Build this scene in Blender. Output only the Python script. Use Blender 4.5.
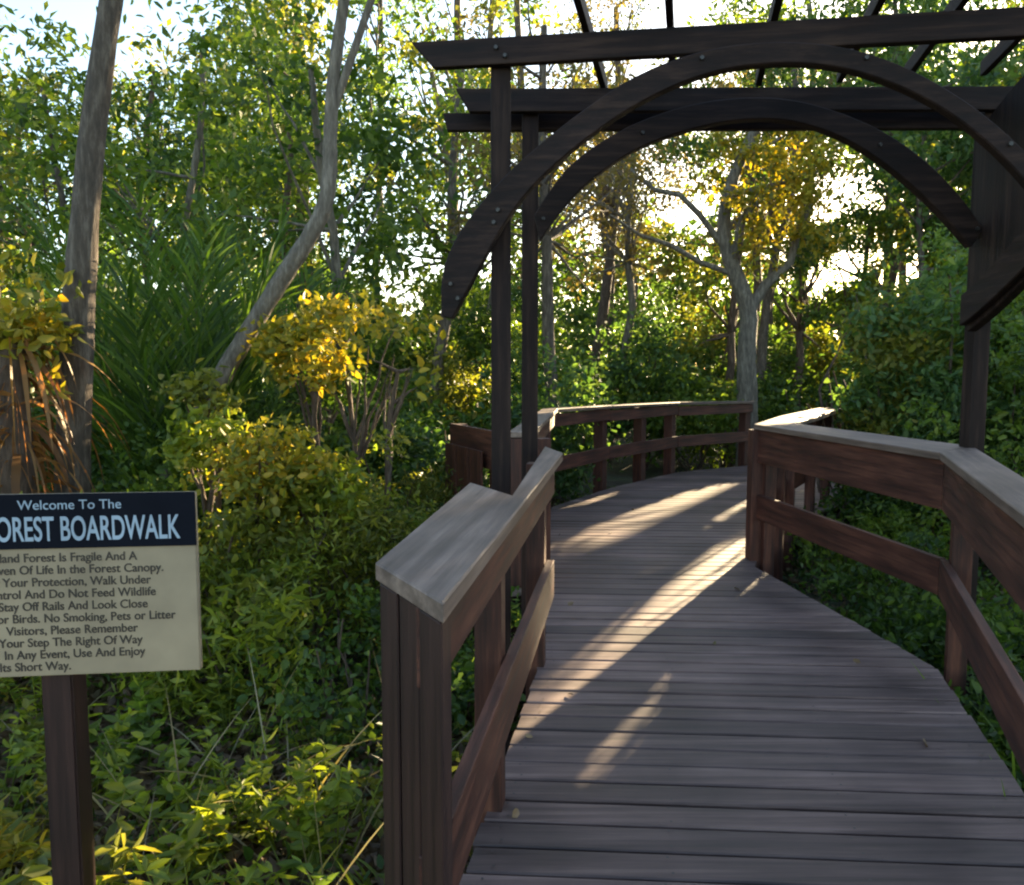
import bpy, bmesh, math, random
import numpy as np
from mathutils import Vector, Matrix
R = math.radians
for o in list(bpy.data.objects): bpy.data.objects.remove(o)
C = bpy.context.scene
COL = C.collection

# ------------------------------------------------------------------ camera
EYE, F, PITCH = 1.46, 800.0, math.atan(70.5/800.0)
cam = bpy.data.cameras.new('camera'); camo = bpy.data.objects.new('camera', cam); COL.objects.link(camo)
cam.sensor_fit = 'HORIZONTAL'; cam.sensor_width = 36; cam.lens = F/1024*36
cam.clip_start = .05; cam.clip_end = 2000
camo.location = (0, 0, EYE); camo.rotation_euler = (math.pi/2 - PITCH, 0, 0)
C.camera = camo
# ------------------------------------------------------------------ light
SUN_AZ, SUN_EL = R(30), R(12.6)          # azimuth clockwise from +Y
S = Vector((math.sin(SUN_AZ)*math.cos(SUN_EL), math.cos(SUN_AZ)*math.cos(SUN_EL), math.sin(SUN_EL)))
w = bpy.data.worlds.new('World'); C.world = w; w.use_nodes = True
nt = w.node_tree; bg = nt.nodes['Background']; sky = nt.nodes.new('ShaderNodeTexSky')
sky.sky_type = 'NISHITA'; sky.sun_disc = False; sky.sun_elevation = SUN_EL; sky.sun_rotation = SUN_AZ
sky.air_density = 1.0; sky.dust_density = .9; sky.ozone_density = 1.0
nt.links.new(sky.outputs[0], bg.inputs[0]); bg.inputs[1].default_value = .074
sl = bpy.data.lights.new('sun', 'SUN'); so = bpy.data.objects.new('sun', sl); COL.objects.link(so)
sl.energy = 5; sl.angle = R(.55); sl.color = (1, .78, .47)
so.rotation_euler = S.to_track_quat('Z', 'Y').to_euler(); so.location = (8, 14, 8)
C.view_settings.view_transform = 'Standard'; C.view_settings.look = 'None'
C.view_settings.exposure = 2.88; C.view_settings.gamma = 1
C.render.engine = 'CYCLES'
C.cycles.max_bounces = 6; C.cycles.diffuse_bounces = 3; C.cycles.glossy_bounces = 2
C.cycles.transmission_bounces = 4; C.cycles.transparent_max_bounces = 4
C.cycles.use_denoising = True
C.cycles.pixel_filter_type = 'BLACKMAN_HARRIS'; C.cycles.filter_width = 2.2

rnd = random.Random(7); rng = np.random.default_rng(11)

# ------------------------------------------------------------------ pixel measurements of the photo -> places
def ray(px, py):
    u = (px-512)/F; v = (442.5-py)/F
    return Vector((u, math.cos(PITCH)+v*math.sin(PITCH), -math.sin(PITCH)+v*math.cos(PITCH)))
def onz(px, py, z):
    d = ray(px, py); t = (z-EYE)/d.z
    return Vector((0, 0, EYE))+d*t
def ony(px, py, Y):
    d = ray(px, py); return Vector((0, 0, EYE))+d*(Y/d.y)
def online(px, py, a, b):                 # vertical plane through ground points a, b
    d = ray(px, py); n = Vector((b[1]-a[1], -(b[0]-a[0])))
    t = (n.x*a[0]+n.y*a[1])/(n.x*d.x+n.y*d.y)
    return Vector((0, 0, EYE))+d*t

# ------------------------------------------------------------------ materials
def mat(name):
    m = bpy.data.materials.new(name); m.use_nodes = True
    return m, m.node_tree, m.node_tree.nodes['Principled BSDF']
def N(nt, t, **kw):
    n = nt.nodes.new(t)
    for k, v in kw.items(): setattr(n, k, v)
    return n
def ramp(nt, stops):
    r = N(nt, 'ShaderNodeValToRGB'); e = r.color_ramp.elements
    e[0].position, e[0].color = stops[0][0], (*stops[0][1], 1)
    e[1].position, e[1].color = stops[-1][0], (*stops[-1][1], 1)
    for p, c in stops[1:-1]:
        x = e.new(p); x.color = (*c, 1)
    return r
def wood(name, dark, mid, light, rough=.6, grain=(1.2, 26, 26), spec=.4, island=.5, bump=.5):
    m, nt, p = mat(name); L = nt.links.new
    tc = N(nt, 'ShaderNodeTexCoord'); mp = N(nt, 'ShaderNodeMapping'); mp.inputs['Scale'].default_value = grain
    L(tc.outputs['Object'], mp.inputs['Vector'])
    geo = N(nt, 'ShaderNodeNewGeometry')
    add = N(nt, 'ShaderNodeVectorMath', operation='ADD'); sc = N(nt, 'ShaderNodeVectorMath', operation='SCALE')
    cmb = N(nt, 'ShaderNodeCombineXYZ'); L(geo.outputs['Random Per Island'], cmb.inputs[0]); L(geo.outputs['Random Per Island'], cmb.inputs[1])
    L(cmb.outputs[0], sc.inputs[0]); sc.inputs['Scale'].default_value = 37
    L(mp.outputs[0], add.inputs[0]); L(sc.outputs[0], add.inputs[1])
    n1 = N(nt, 'ShaderNodeTexNoise'); n1.inputs['Scale'].default_value = 1.0; n1.inputs['Detail'].default_value = 6; n1.inputs['Roughness'].default_value = .65
    L(add.outputs[0], n1.inputs['Vector'])
    n2 = N(nt, 'ShaderNodeTexNoise'); n2.inputs['Scale'].default_value = 2.3; n2.inputs['Detail'].default_value = 4
    L(tc.outputs['Object'], n2.inputs['Vector'])
    r = ramp(nt, [(.28, dark), (.5, mid), (.74, light)]); L(n1.outputs['Fac'], r.inputs[0])
    # board to board and blotchy wear
    mr = N(nt, 'ShaderNodeMapRange'); mr.inputs['To Min'].default_value = 1-island*.45; mr.inputs['To Max'].default_value = 1+island*.45
    L(geo.outputs['Random Per Island'], mr.inputs['Value'])
    mr2 = N(nt, 'ShaderNodeMapRange'); mr2.inputs['From Min'].default_value = .3; mr2.inputs['From Max'].default_value = .7
    mr2.inputs['To Min'].default_value = .68; mr2.inputs['To Max'].default_value = 1.3
    L(n2.outputs['Fac'], mr2.inputs['Value'])
    mu = N(nt, 'ShaderNodeMath', operation='MULTIPLY'); L(mr.outputs[0], mu.inputs[0]); L(mr2.outputs[0], mu.inputs[1])
    vm = N(nt, 'ShaderNodeVectorMath', operation='SCALE'); L(r.outputs[0], vm.inputs[0]); L(mu.outputs[0], vm.inputs['Scale'])
    L(vm.outputs[0], p.inputs['Base Color'])
    rr = N(nt, 'ShaderNodeMapRange'); rr.inputs['To Min'].default_value = rough-.12; rr.inputs['To Max'].default_value = rough+.15
    L(n1.outputs['Fac'], rr.inputs['Value']); L(rr.outputs[0], p.inputs['Roughness'])
    p.inputs['Specular IOR Level'].default_value = spec
    b = N(nt, 'ShaderNodeBump'); b.inputs['Strength'].default_value = bump; b.inputs['Distance'].default_value = .004
    L(n1.outputs['Fac'], b.inputs['Height']); L(b.outputs[0], p.inputs['Normal'])
    return m
M_RAIL = wood('rail_wood', (.018, .006, .004), (.062, .019, .011), (.14, .050, .028), .6, grain=(2.2, 34, 34), bump=.8)
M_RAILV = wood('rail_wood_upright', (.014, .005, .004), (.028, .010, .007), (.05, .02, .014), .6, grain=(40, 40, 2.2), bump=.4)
M_CAP = wood('cap_wood', (.055, .035, .027), (.13, .088, .068), (.25, .175, .135), .55, spec=.4)
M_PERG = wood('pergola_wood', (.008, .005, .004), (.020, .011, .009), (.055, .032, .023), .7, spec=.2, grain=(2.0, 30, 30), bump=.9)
M_DECK = wood('deck_wood', (.038, .023, .020), (.112, .069, .060), (.215, .142, .12), .55, grain=(1.0, 22, 22), spec=.4, island=1.0)

def leafmat(name, cols, trans=.42, tint=(1.25, 1.25, .45), rough=.5):
    m, nt, p = mat(name); L = nt.links.new
    geo = N(nt, 'ShaderNodeNewGeometry'); tc = N(nt, 'ShaderNodeTexCoord')
    nz = N(nt, 'ShaderNodeTexNoise'); nz.inputs['Scale'].default_value = 1.6; nz.inputs['Detail'].default_value = 2
    L(tc.outputs['Object'], nz.inputs['Vector'])
    ad = N(nt, 'ShaderNodeMath', operation='MULTIPLY_ADD'); L(geo.outputs['Random Per Island'], ad.inputs[0]); ad.inputs[1].default_value = .75
    sb = N(nt, 'ShaderNodeMapRange'); sb.inputs['From Min'].default_value = .35; sb.inputs['From Max'].default_value = .65
    sb.inputs['To Min'].default_value = 0; sb.inputs['To Max'].default_value = .25
    L(nz.outputs['Fac'], sb.inputs['Value']); L(sb.outputs[0], ad.inputs[2])
    k = len(cols); r = ramp(nt, [(i/(k-1), c) for i, c in enumerate(cols)]); L(ad.outputs[0], r.inputs[0])
    L(r.outputs[0], p.inputs['Base Color']); p.inputs['Roughness'].default_value = rough; p.inputs['Specular IOR Level'].default_value = .35
    tr = N(nt, 'ShaderNodeBsdfTranslucent'); vm = N(nt, 'ShaderNodeVectorMath', operation='MULTIPLY')
    vm.inputs[1].default_value = (tint[0]*1.7, tint[1]*1.7, tint[2]*1.7); L(r.outputs[0], vm.inputs[0]); L(vm.outputs[0], tr.inputs['Color'])
    mx = N(nt, 'ShaderNodeMixShader'); mx.inputs[0].default_value = trans
    L(p.outputs[0], mx.inputs[1]); L(tr.outputs[0], mx.inputs[2]); L(mx.outputs[0], nt.nodes['Material Output'].inputs['Surface'])
    return m
L_DARK = leafmat('leaf_dark', [(.018, .038, .009), (.042, .082, .016), (.08, .13, .024), (.14, .19, .035)])
L_MID = leafmat('leaf_mid', [(.035, .062, .011), (.085, .135, .02), (.14, .20, .03), (.22, .24, .045)])
L_OLIVE = leafmat('leaf_olive', [(.05, .06, .012), (.12, .135, .022), (.19, .19, .03), (.28, .23, .05)])
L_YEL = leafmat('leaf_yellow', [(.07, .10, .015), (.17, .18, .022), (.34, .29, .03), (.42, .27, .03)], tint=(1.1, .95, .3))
L_ORG = leafmat('leaf_dead', [(.09, .045, .018), (.19, .095, .03), (.32, .18, .05), (.20, .12, .06)], tint=(1.1, .75, .4))
L_BLUE = leafmat('leaf_bluegreen', [(.022, .048, .016), (.05, .10, .03), (.09, .15, .045), (.15, .2, .07)])
L_STRAW = leafmat('straw', [(.14, .1, .055), (.26, .2, .11), (.36, .29, .17)], trans=.2)
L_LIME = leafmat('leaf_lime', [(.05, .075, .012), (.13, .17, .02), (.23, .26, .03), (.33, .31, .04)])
L_BROWN = leafmat('leaf_russet', [(.07, .055, .02), (.13, .095, .04), (.19, .14, .06), (.16, .15, .04)])
def bark(name, a, b, c, sc=(26, 26, 5)):
    m, nt, p = mat(name); L = nt.links.new
    tc = N(nt, 'ShaderNodeTexCoord'); mp = N(nt, 'ShaderNodeMapping'); mp.inputs['Scale'].default_value = sc
    L(tc.outputs['Object'], mp.inputs['Vector'])
    n = N(nt, 'ShaderNodeTexNoise'); n.inputs['Scale'].default_value = 1; n.inputs['Detail'].default_value = 8; n.inputs['Roughness'].default_value = .7
    L(mp.outputs[0], n.inputs['Vector'])
    r = ramp(nt, [(.3, a), (.5, b), (.68, c)]); L(n.outputs['Fac'], r.inputs[0]); L(r.outputs[0], p.inputs['Base Color'])
    p.inputs['Roughness'].default_value = .85
    bm_ = N(nt, 'ShaderNodeBump'); bm_.inputs['Strength'].default_value = .9; bm_.inputs['Distance'].default_value = .035
    L(n.outputs['Fac'], bm_.inputs['Height']); L(bm_.outputs[0], p.inputs['Normal'])
    return m
B_GREY = bark('bark_grey', (.04, .03, .022), (.10, .074, .052), (.22, .175, .13))
B_BROWN = bark('bark_brown', (.045, .028, .018), (.10, .065, .042), (.2, .14, .1))
B_TAN = bark('bark_tan', (.08, .062, .045), (.17, .14, .105), (.32, .27, .21))
B_PALE = bark('bark_pale', (.06, .05, .035), (.14, .115, .085), (.28, .24, .18))
def plain(name, col, rough=.6, noise=.15, nscale=9):
    m, nt, p = mat(name); L = nt.links.new
    tc = N(nt, 'ShaderNodeTexCoord'); n = N(nt, 'ShaderNodeTexNoise'); n.inputs['Scale'].default_value = nscale; n.inputs['Detail'].default_value = 5
    L(tc.outputs['Object'], n.inputs['Vector'])
    r = ramp(nt, [(.3, tuple(x*(1-noise) for x in col)), (.7, tuple(min(1, x*(1+noise)) for x in col))]); L(n.outputs['Fac'], r.inputs[0])
    L(r.outputs[0], p.inputs['Base Color']); p.inputs['Roughness'].default_value = rough
    return m
M_CREAM = plain('sign_cream', (.37, .275, .17), .7, noise=.22, nscale=5); M_NAVY = plain('sign_black', (.008, .009, .014), .85); M_NAVY.node_tree.nodes['Principled BSDF'].inputs['Specular IOR Level'].default_value = .1
M_INK = plain('sign_ink', (.05, .035, .025), .6); M_SILVER = plain('sign_lettering', (.36, .44, .52), .4)
M_SCREW = plain('screw_head', (.03, .025, .022), .45)
def groundmat():
    m, nt, p = mat('forest_floor'); L = nt.links.new
    tc = N(nt, 'ShaderNodeTexCoord'); n = N(nt, 'ShaderNodeTexNoise'); n.inputs['Scale'].default_value = 2.2; n.inputs['Detail'].default_value = 9; n.inputs['Roughness'].default_value = .7
    L(tc.outputs['Object'], n.inputs['Vector'])
    r = ramp(nt, [(.3, (.02, .017, .01)), (.45, (.05, .036, .02)), (.56, (.045, .055, .02)), (.72, (.12, .085, .045))]); L(n.outputs['Fac'], r.inputs[0])
    L(r.outputs[0], p.inputs['Base Color']); p.inputs['Roughness'].default_value = .95
    v = N(nt, 'ShaderNodeTexVoronoi'); v.inputs['Scale'].default_value = 26; L(tc.outputs['Object'], v.inputs['Vector'])
    b = N(nt, 'ShaderNodeBump'); b.inputs['Strength'].default_value = .7; b.inputs['Distance'].default_value = .03
    L(v.outputs['Distance'], b.inputs['Height']); L(b.outputs[0], p.inputs['Normal'])
    return m
M_GROUND = groundmat()

# ------------------------------------------------------------------ helpers
def thing(name, loc, label, cat, group=None):
    o = bpy.data.objects.new(name, None); COL.objects.link(o); o.location = loc; o.empty_display_size = .1
    o['label'] = label; o['category'] = cat
    if group: o['group'] = group
    return o
def tag(o, label, cat, group=None):
    o['label'] = label; o['category'] = cat
    if group: o['group'] = group
    return o
def link(name, me, m, parent=None, loc=(0, 0, 0), label=None):
    o = bpy.data.objects.new(name, me); COL.objects.link(o)
    if m: me.materials.append(m)
    o.location = loc
    if parent is not None: o.parent = parent
    if label: o['label'] = label
    return o
def wparent(o, parent, M):                 # M is the wished world matrix; top things are never rotated
    o.parent = parent
    base = Matrix.Identity(4); q = parent
    while q is not None:
        base = q.matrix_basis @ base; q = q.parent
    o.matrix_basis = base.inverted() @ M
def beam(name, p0, p1, wid, hei, m, parent, bev=.004, up=(0, 0, 1), endcut=0, label=None):
    """squared timber from p0 to p1 (centre line): wid across, hei along 'up'."""
    p0, p1 = Vector(p0), Vector(p1); x = (p1-p0); ln = x.length; x.normalize()
    u = Vector(up); y = u.cross(x).normalized(); z = x.cross(y)
    bm = bmesh.new(); bmesh.ops.create_cube(bm, size=1)
    for v in bm.verts:
        v.co = Vector(((v.co.x+.5)*ln, v.co.y*wid, v.co.z*hei))
        if endcut and v.co.z < 0:
            v.co.x += endcut if v.co.x < ln/2 else -endcut
    bmesh.ops.bevel(bm, geom=bm.edges[:], offset=bev, segments=2, profile=.6, affect='EDGES')
    me = bpy.data.meshes.new(name); bm.to_mesh(me); bm.free(); me.materials.append(m)
    o = bpy.data.objects.new(name, me); COL.objects.link(o)
    M = Matrix((x, y, z)).transposed().to_4x4(); M.translation = p0
    wparent(o, parent, M)
    if label: o['label'] = label
    return o
def prism(name, pts, n, th, m, parent, xdir, bev=.004):
    """polygon pts (world, planar) extruded along unit n by th; local X along xdir so that the grain follows it."""
    n = Vector(n).normalized(); x = Vector(xdir); x = (x-n*x.dot(n)).normalized(); y = n.cross(x)
    o0 = Vector(pts[0]); Mr = Matrix((x, y, n)).transposed().to_4x4(); Mr.translation = o0; inv = Mr.inverted()
    bm = bmesh.new(); loc = [inv @ Vector(p) for p in pts]
    a = [bm.verts.new((q.x, q.y, 0)) for q in loc]; b = [bm.verts.new((q.x, q.y, th)) for q in loc]
    k = len(pts); bm.faces.new(a[::-1]); bm.faces.new(b)
    for i in range(k): bm.faces.new((a[i], a[(i+1) % k], b[(i+1) % k], b[i]))
    bmesh.ops.recalc_face_normals(bm, faces=bm.faces[:])
    if bev: bmesh.ops.bevel(bm, geom=bm.edges[:], offset=bev, segments=1, affect='EDGES')
    me = bpy.data.meshes.new(name); bm.to_mesh(me); bm.free(); me.materials.append(m)
    o = bpy.data.objects.new(name, me); COL.objects.link(o); wparent(o, parent, Mr)
    return o

# ------------------------------------------------------------------ plants
LIT = []                                   # (centre, radius): places the photo shows sunlit; crowns are open towards them
def sun_open(P):
    keep = np.ones(len(P), bool); s = np.array(S)
    for c, r in LIT:
        wv = P-np.array(c); t = wv @ s
        d = np.linalg.norm(wv-t[:, None]*s, axis=1)
        keep &= ~((t > r+.3) & (d < r*(1+.010*t)))
    return keep
def off_walk(P):
    ly, lx = [p[1] for p in LEFT], [p[0] for p in LEFT]; ry, rx = [p[1] for p in RIGHT], [p[0] for p in RIGHT]
    a = np.interp(P[:, 1], ly, lx)-.05; b = np.interp(P[:, 1], ry, rx)
    return ~((P[:, 0] > a-.06) & (P[:, 0] < b+.06) & (P[:, 2] < 2.6) & (P[:, 1] < 13))
def unit(n):
    v = rng.normal(size=(n, 3)); return v/np.linalg.norm(v, axis=1)[:, None]
def leaf_mesh(name, P, size, aspect=.42, droop=.25, Dm=None, jit=.35):
    """one folded four-sided leaf per point of P (n x 3)"""
    n = len(P)
    d = unit(n) if Dm is None else Dm+rng.normal(size=(n, 3))*jit
    d[:, 2] -= droop; d /= np.linalg.norm(d, axis=1)[:, None]
    s = np.cross(d, unit(n)); s /= np.linalg.norm(s, axis=1)[:, None]
    u = np.cross(s, d)
    L_ = size*rng.uniform(.6, 1.35, n)[:, None]; W = L_*aspect*rng.uniform(.75, 1.25, (n, 1))
    b = P; t = P+d*L_-u*L_*.12
    if aspect > .28 and size < .11:          # near leaves: two curved halves meeting on the midrib
        f = W*.5; m_ = lambda k, a, sg: P+d*L_*k+sg*s*f*a+u*W*.20*a-u*L_*.12*k*k
        V = np.stack([b, m_(.28, .95, 1), m_(.68, .78, 1), t, m_(.68, .78, -1), m_(.28, .95, -1)], 1).reshape(-1, 3)
        i = np.arange(n)[:, None]*6
        return raw_quads(name, V, np.concatenate([i+np.array([[0, 1, 2, 3]]), i+np.array([[0, 3, 4, 5]])]))
    l = P+d*L_*.45+s*W*.5+u*W*.22; r = P+d*L_*.45-s*W*.5+u*W*.22
    V = np.stack([b, l, t, r], 1).reshape(-1, 3).astype(np.float32)
    return raw_quads(name, V, np.arange(4*n).reshape(-1, 4))
def raw_quads(name, V, Q):
    me = bpy.data.meshes.new(name); n = len(Q)
    me.vertices.add(len(V)); me.vertices.foreach_set('co', np.asarray(V, np.float32).ravel())
    me.loops.add(4*n); me.loops.foreach_set('vertex_index', np.asarray(Q, np.int32).ravel())
    me.polygons.add(n); me.polygons.foreach_set('loop_start', np.arange(0, 4*n, 4, dtype=np.int32))
    me.polygons.foreach_set('loop_total', np.full(n, 4, np.int32)); me.update(calc_edges=True)
    return me
def tube_geo(path, radii, seg=8, rough=.06):
    path = [Vector(p) for p in path]; V = []; Q = []; k = len(path); prev = Vector((1, 0, 0))
    for i, p in enumerate(path):
        t = (path[min(i+1, k-1)]-path[max(i-1, 0)]).normalized()
        a = (prev-t*prev.dot(t)); a = a.normalized() if a.length > 1e-4 else t.orthogonal().normalized(); prev = a
        b = t.cross(a)
        for j in range(seg):
            th = 2*math.pi*j/seg; r = radii[i]*(1+rnd.uniform(-rough, rough))
            V.append(p+a*math.cos(th)*r+b*math.sin(th)*r)
    for i in range(k-1):
        for j in range(seg):
            Q.append((i*seg+j, i*seg+(j+1) % seg, (i+1)*seg+(j+1) % seg, (i+1)*seg+j))
    return V, Q
def tubes(name, lst, seg=8):
    V = []; Q = []
    for path, radii in lst:
        v, q = tube_geo(path, radii, seg); o = len(V); V += v; Q += [tuple(i+o for i in f) for f in q]
    me = raw_quads(name, np.array([list(v) for v in V]), np.array(Q))
    me.polygons.foreach_set('use_smooth', np.ones(len(Q), bool)); return me
def smooth(P, it=2):
    for _ in range(it):
        Q = [P[0]]
        for a, b in zip(P, P[1:]): Q += [a.lerp(b, .25), a.lerp(b, .75)]
        P = Q+[P[-1]]
    return P
def wander(a, b, k=7, amp=.12):
    a, b = Vector(a), Vector(b); ln = (b-a).length; out = []
    off = Vector((0, 0, 0))
    for i in range(k+1):
        t = i/k; out.append(a.lerp(b, t)+off*math.sin(t*math.pi))
        off += Vector((rnd.gauss(0, 1), rnd.gauss(0, 1), rnd.gauss(0, .4)))*amp*ln/k
    return out
def clusters(centre, radii, nclu, per, cr, lo=.35):
    """leaf points gathered in clumps inside an ellipsoid shell; clumps vary in size"""
    d = unit(nclu); rr = rng.uniform(lo, 1, nclu)**.6
    cc = np.array(centre)+d*rr[:, None]*np.array(radii)
    out = []
    for c in cc:
        k = int(per*rng.uniform(.45, 1.5)); s = cr*rng.uniform(.6, 1.35)
        g = rng.normal(size=(k, 3))*np.array((1, 1, .62))*s*.55; out.append(c+g)
    return np.concatenate(out), cc
def limbs_to(trunk, cc, r0, m=9, bend=.12):
    out = []
    idx = rng.permutation(len(cc))[:m]
    for i in idx:
        c = Vector(cc[i]); k = rnd.randint(len(trunk)//2, len(trunk)-1); a = Vector(trunk[k])
        if a.z > c.z: a = Vector(trunk[max(0, len(trunk)//2)])
        p = wander(a, c, 6, bend); out.append((p, [r0*(1-.85*j/6) for j in range(7)]))
    return out
def tree(name, base, top, r, crown_c, crown_r, label, cat='tree', group=None, nclu=26, per=90, cr=.55, leaf=.11, lm=L_MID, bk=B_BROWN, path=None, nlimb=10, extra=None, lo=.3, limb_r=.35, aspect=.45, open_=True):
    base = Vector(base); t = thing(name, base, label, cat, group)
    path = smooth(path, 1) if path else wander(base, top, 9, .10); k = len(path)-1
    lst = [(path, [r*(1.25 if i == 0 else 1)*(1-.6*i/k) for i in range(k+1)])]
    P, cc = clusters(crown_c, crown_r, nclu, per, cr, lo)
    lst += limbs_to(path, cc, r*limb_r, nlimb)
    if extra: lst += extra
    lst = [([Vector(p)-base for p in pa], ra) for pa, ra in lst]
    link('trunk', tubes('trunk', lst), bk, t)
    if open_: P = P[sun_open(P)]
    if len(P): link('crown', leaf_mesh('crown', P-np.array(base), leaf, aspect), lm, t)
    return t
def shrub(name, base, h, rad, label, group=None, nclu=22, per=110, cr=.22, leaf=.07, lm=L_MID, aspect=.45, cat='shrub', nst=6, open_=True, bk=B_BROWN):
    base = Vector(base); t = thing(name, base, label, cat, group)
    P, cc = clusters((base.x, base.y, base.z+h*.56), (rad, rad, h*.46), nclu, per, cr, .2)
    st = []
    for i in range(nst):
        c = Vector(cc[i % len(cc)]); st.append(([q-base for q in wander(base+Vector((rnd.uniform(-.08, .08), rnd.uniform(-.08, .08), -.05)), c, 5, .2)], [.018*h*.5*(1-.8*j/5)+.003 for j in range(6)]))
    link('stems', tubes('stems', st, 5), bk, t)
    if open_: P = P[sun_open(P)]
    P = P[(P[:, 2] > base.z-.02) & off_walk(P)]
    link('foliage', leaf_mesh('foliage', P-np.array(base), leaf, aspect), lm, t)
    return t
def blade_geo(base, d, ln, wid, droop, k=6):
    """a long strap leaf"""
    base = Vector(base); d = Vector(d).normalized(); V = []; Q = []
    side = d.cross(Vector((rnd.gauss(0, 1), rnd.gauss(0, 1), .2))).normalized()
    p = base.copy(); v = d.copy()
    for i in range(k+1):
        t = i/k; wd = wid*(math.sin(math.pi*(.12+.88*t))*.9+.08)*(1 if t < 1 else .05)
        V += [p-side*wd*.5, p+side*wd*.5]
        v = (v+Vector((0, 0, -droop/k))).normalized(); p = p+v*(ln/k)
    for i in range(k): Q.append((2*i, 2*i+1, 2*i+3, 2*i+2))
    return V, Q
def blades(name, specs):
    V = []; Q = []
    for s in specs:
        v, q = blade_geo(*s); o = len(V); V += v; Q += [tuple(i+o for i in f) for f in q]
    return raw_quads(name, np.array([list(v) for v in V]), np.array(Q))

# ================================================================== SETTING
def gz(x, y):
    return -.42+.10*math.sin(x*.7+1.3)*math.cos(y*.5)+.05*math.sin(x*1.9+y*1.3)+max(0, (math.hypot(x, y)-25))*.004
def build_ground():
    bm = bmesh.new(); xs = [-400, -150, -60]+[(-30+i*.5) for i in range(121)]+[60, 150, 400]
    ys = [-400, -100, -30]+[(-8+i*.5) for i in range(97)]+[60, 150, 400]
    g = [[bm.verts.new((x, y, gz(x, y)+rnd.uniform(-.02, .02))) for x in xs] for y in ys]
    for j in range(len(ys)-1):
        for i in range(len(xs)-1): bm.faces.new((g[j][i], g[j][i+1], g[j+1][i+1], g[j+1][i]))
    me = bpy.data.meshes.new('ground'); bm.to_mesh(me); bm.free()
    o = link('ground', me, M_GROUND); o['kind'] = 'structure'
build_ground()

CAPZ = 1.06
pl = [onz(470, 885, 0), onz(545, 665, 0)]
sl_ = (pl[1].x-pl[0].x)/(pl[1].y-pl[0].y)
LEFT = [(-1.55, -4), (pl[0].x-sl_*pl[0].y, 0), (pl[0].x, pl[0].y), (pl[1].x, pl[1].y), (.17, 5.4), (.46, 8.6), (onz(612, 488, 0).x, onz(612, 488, 0).y), (onz(680, 472, 0).x, onz(680, 472, 0).y), (4.2, 12.8), (9, 14.6), (16, 16.2)]
RIGHT = [(.35, -4), (1.02, 0), (1.79, 2.79), (2.07, 3.85), (1.80, 5.95), (2.6, 7.6), (4.4, 9.6), (9, 11.6), (16, 13.2)]
def interp(poly, t, i0):                    # x at given y
    for a, b in zip(poly, poly[1:]):
        if a[1] <= t <= b[1]: return a[0]+(b[0]-a[0])*(t-a[1])/(b[1]-a[1])
    return poly[-1][0] if t > poly[-1][1] else poly[0][0]
SK = -.065
def line_hit(poly, c):                       # board edge line y = c + SK*x against an edge polyline, first hit
    for a, b in zip(poly, poly[1:]):
        fa = a[1]-c-SK*a[0]; fb = b[1]-c-SK*b[0]
        if fa <= 0 <= fb or fb <= 0 <= fa:
            t = fa/(fa-fb) if fa != fb else 0
            return (a[0]+(b[0]-a[0])*t, a[1]+(b[1]-a[1])*t)
    return None
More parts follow.
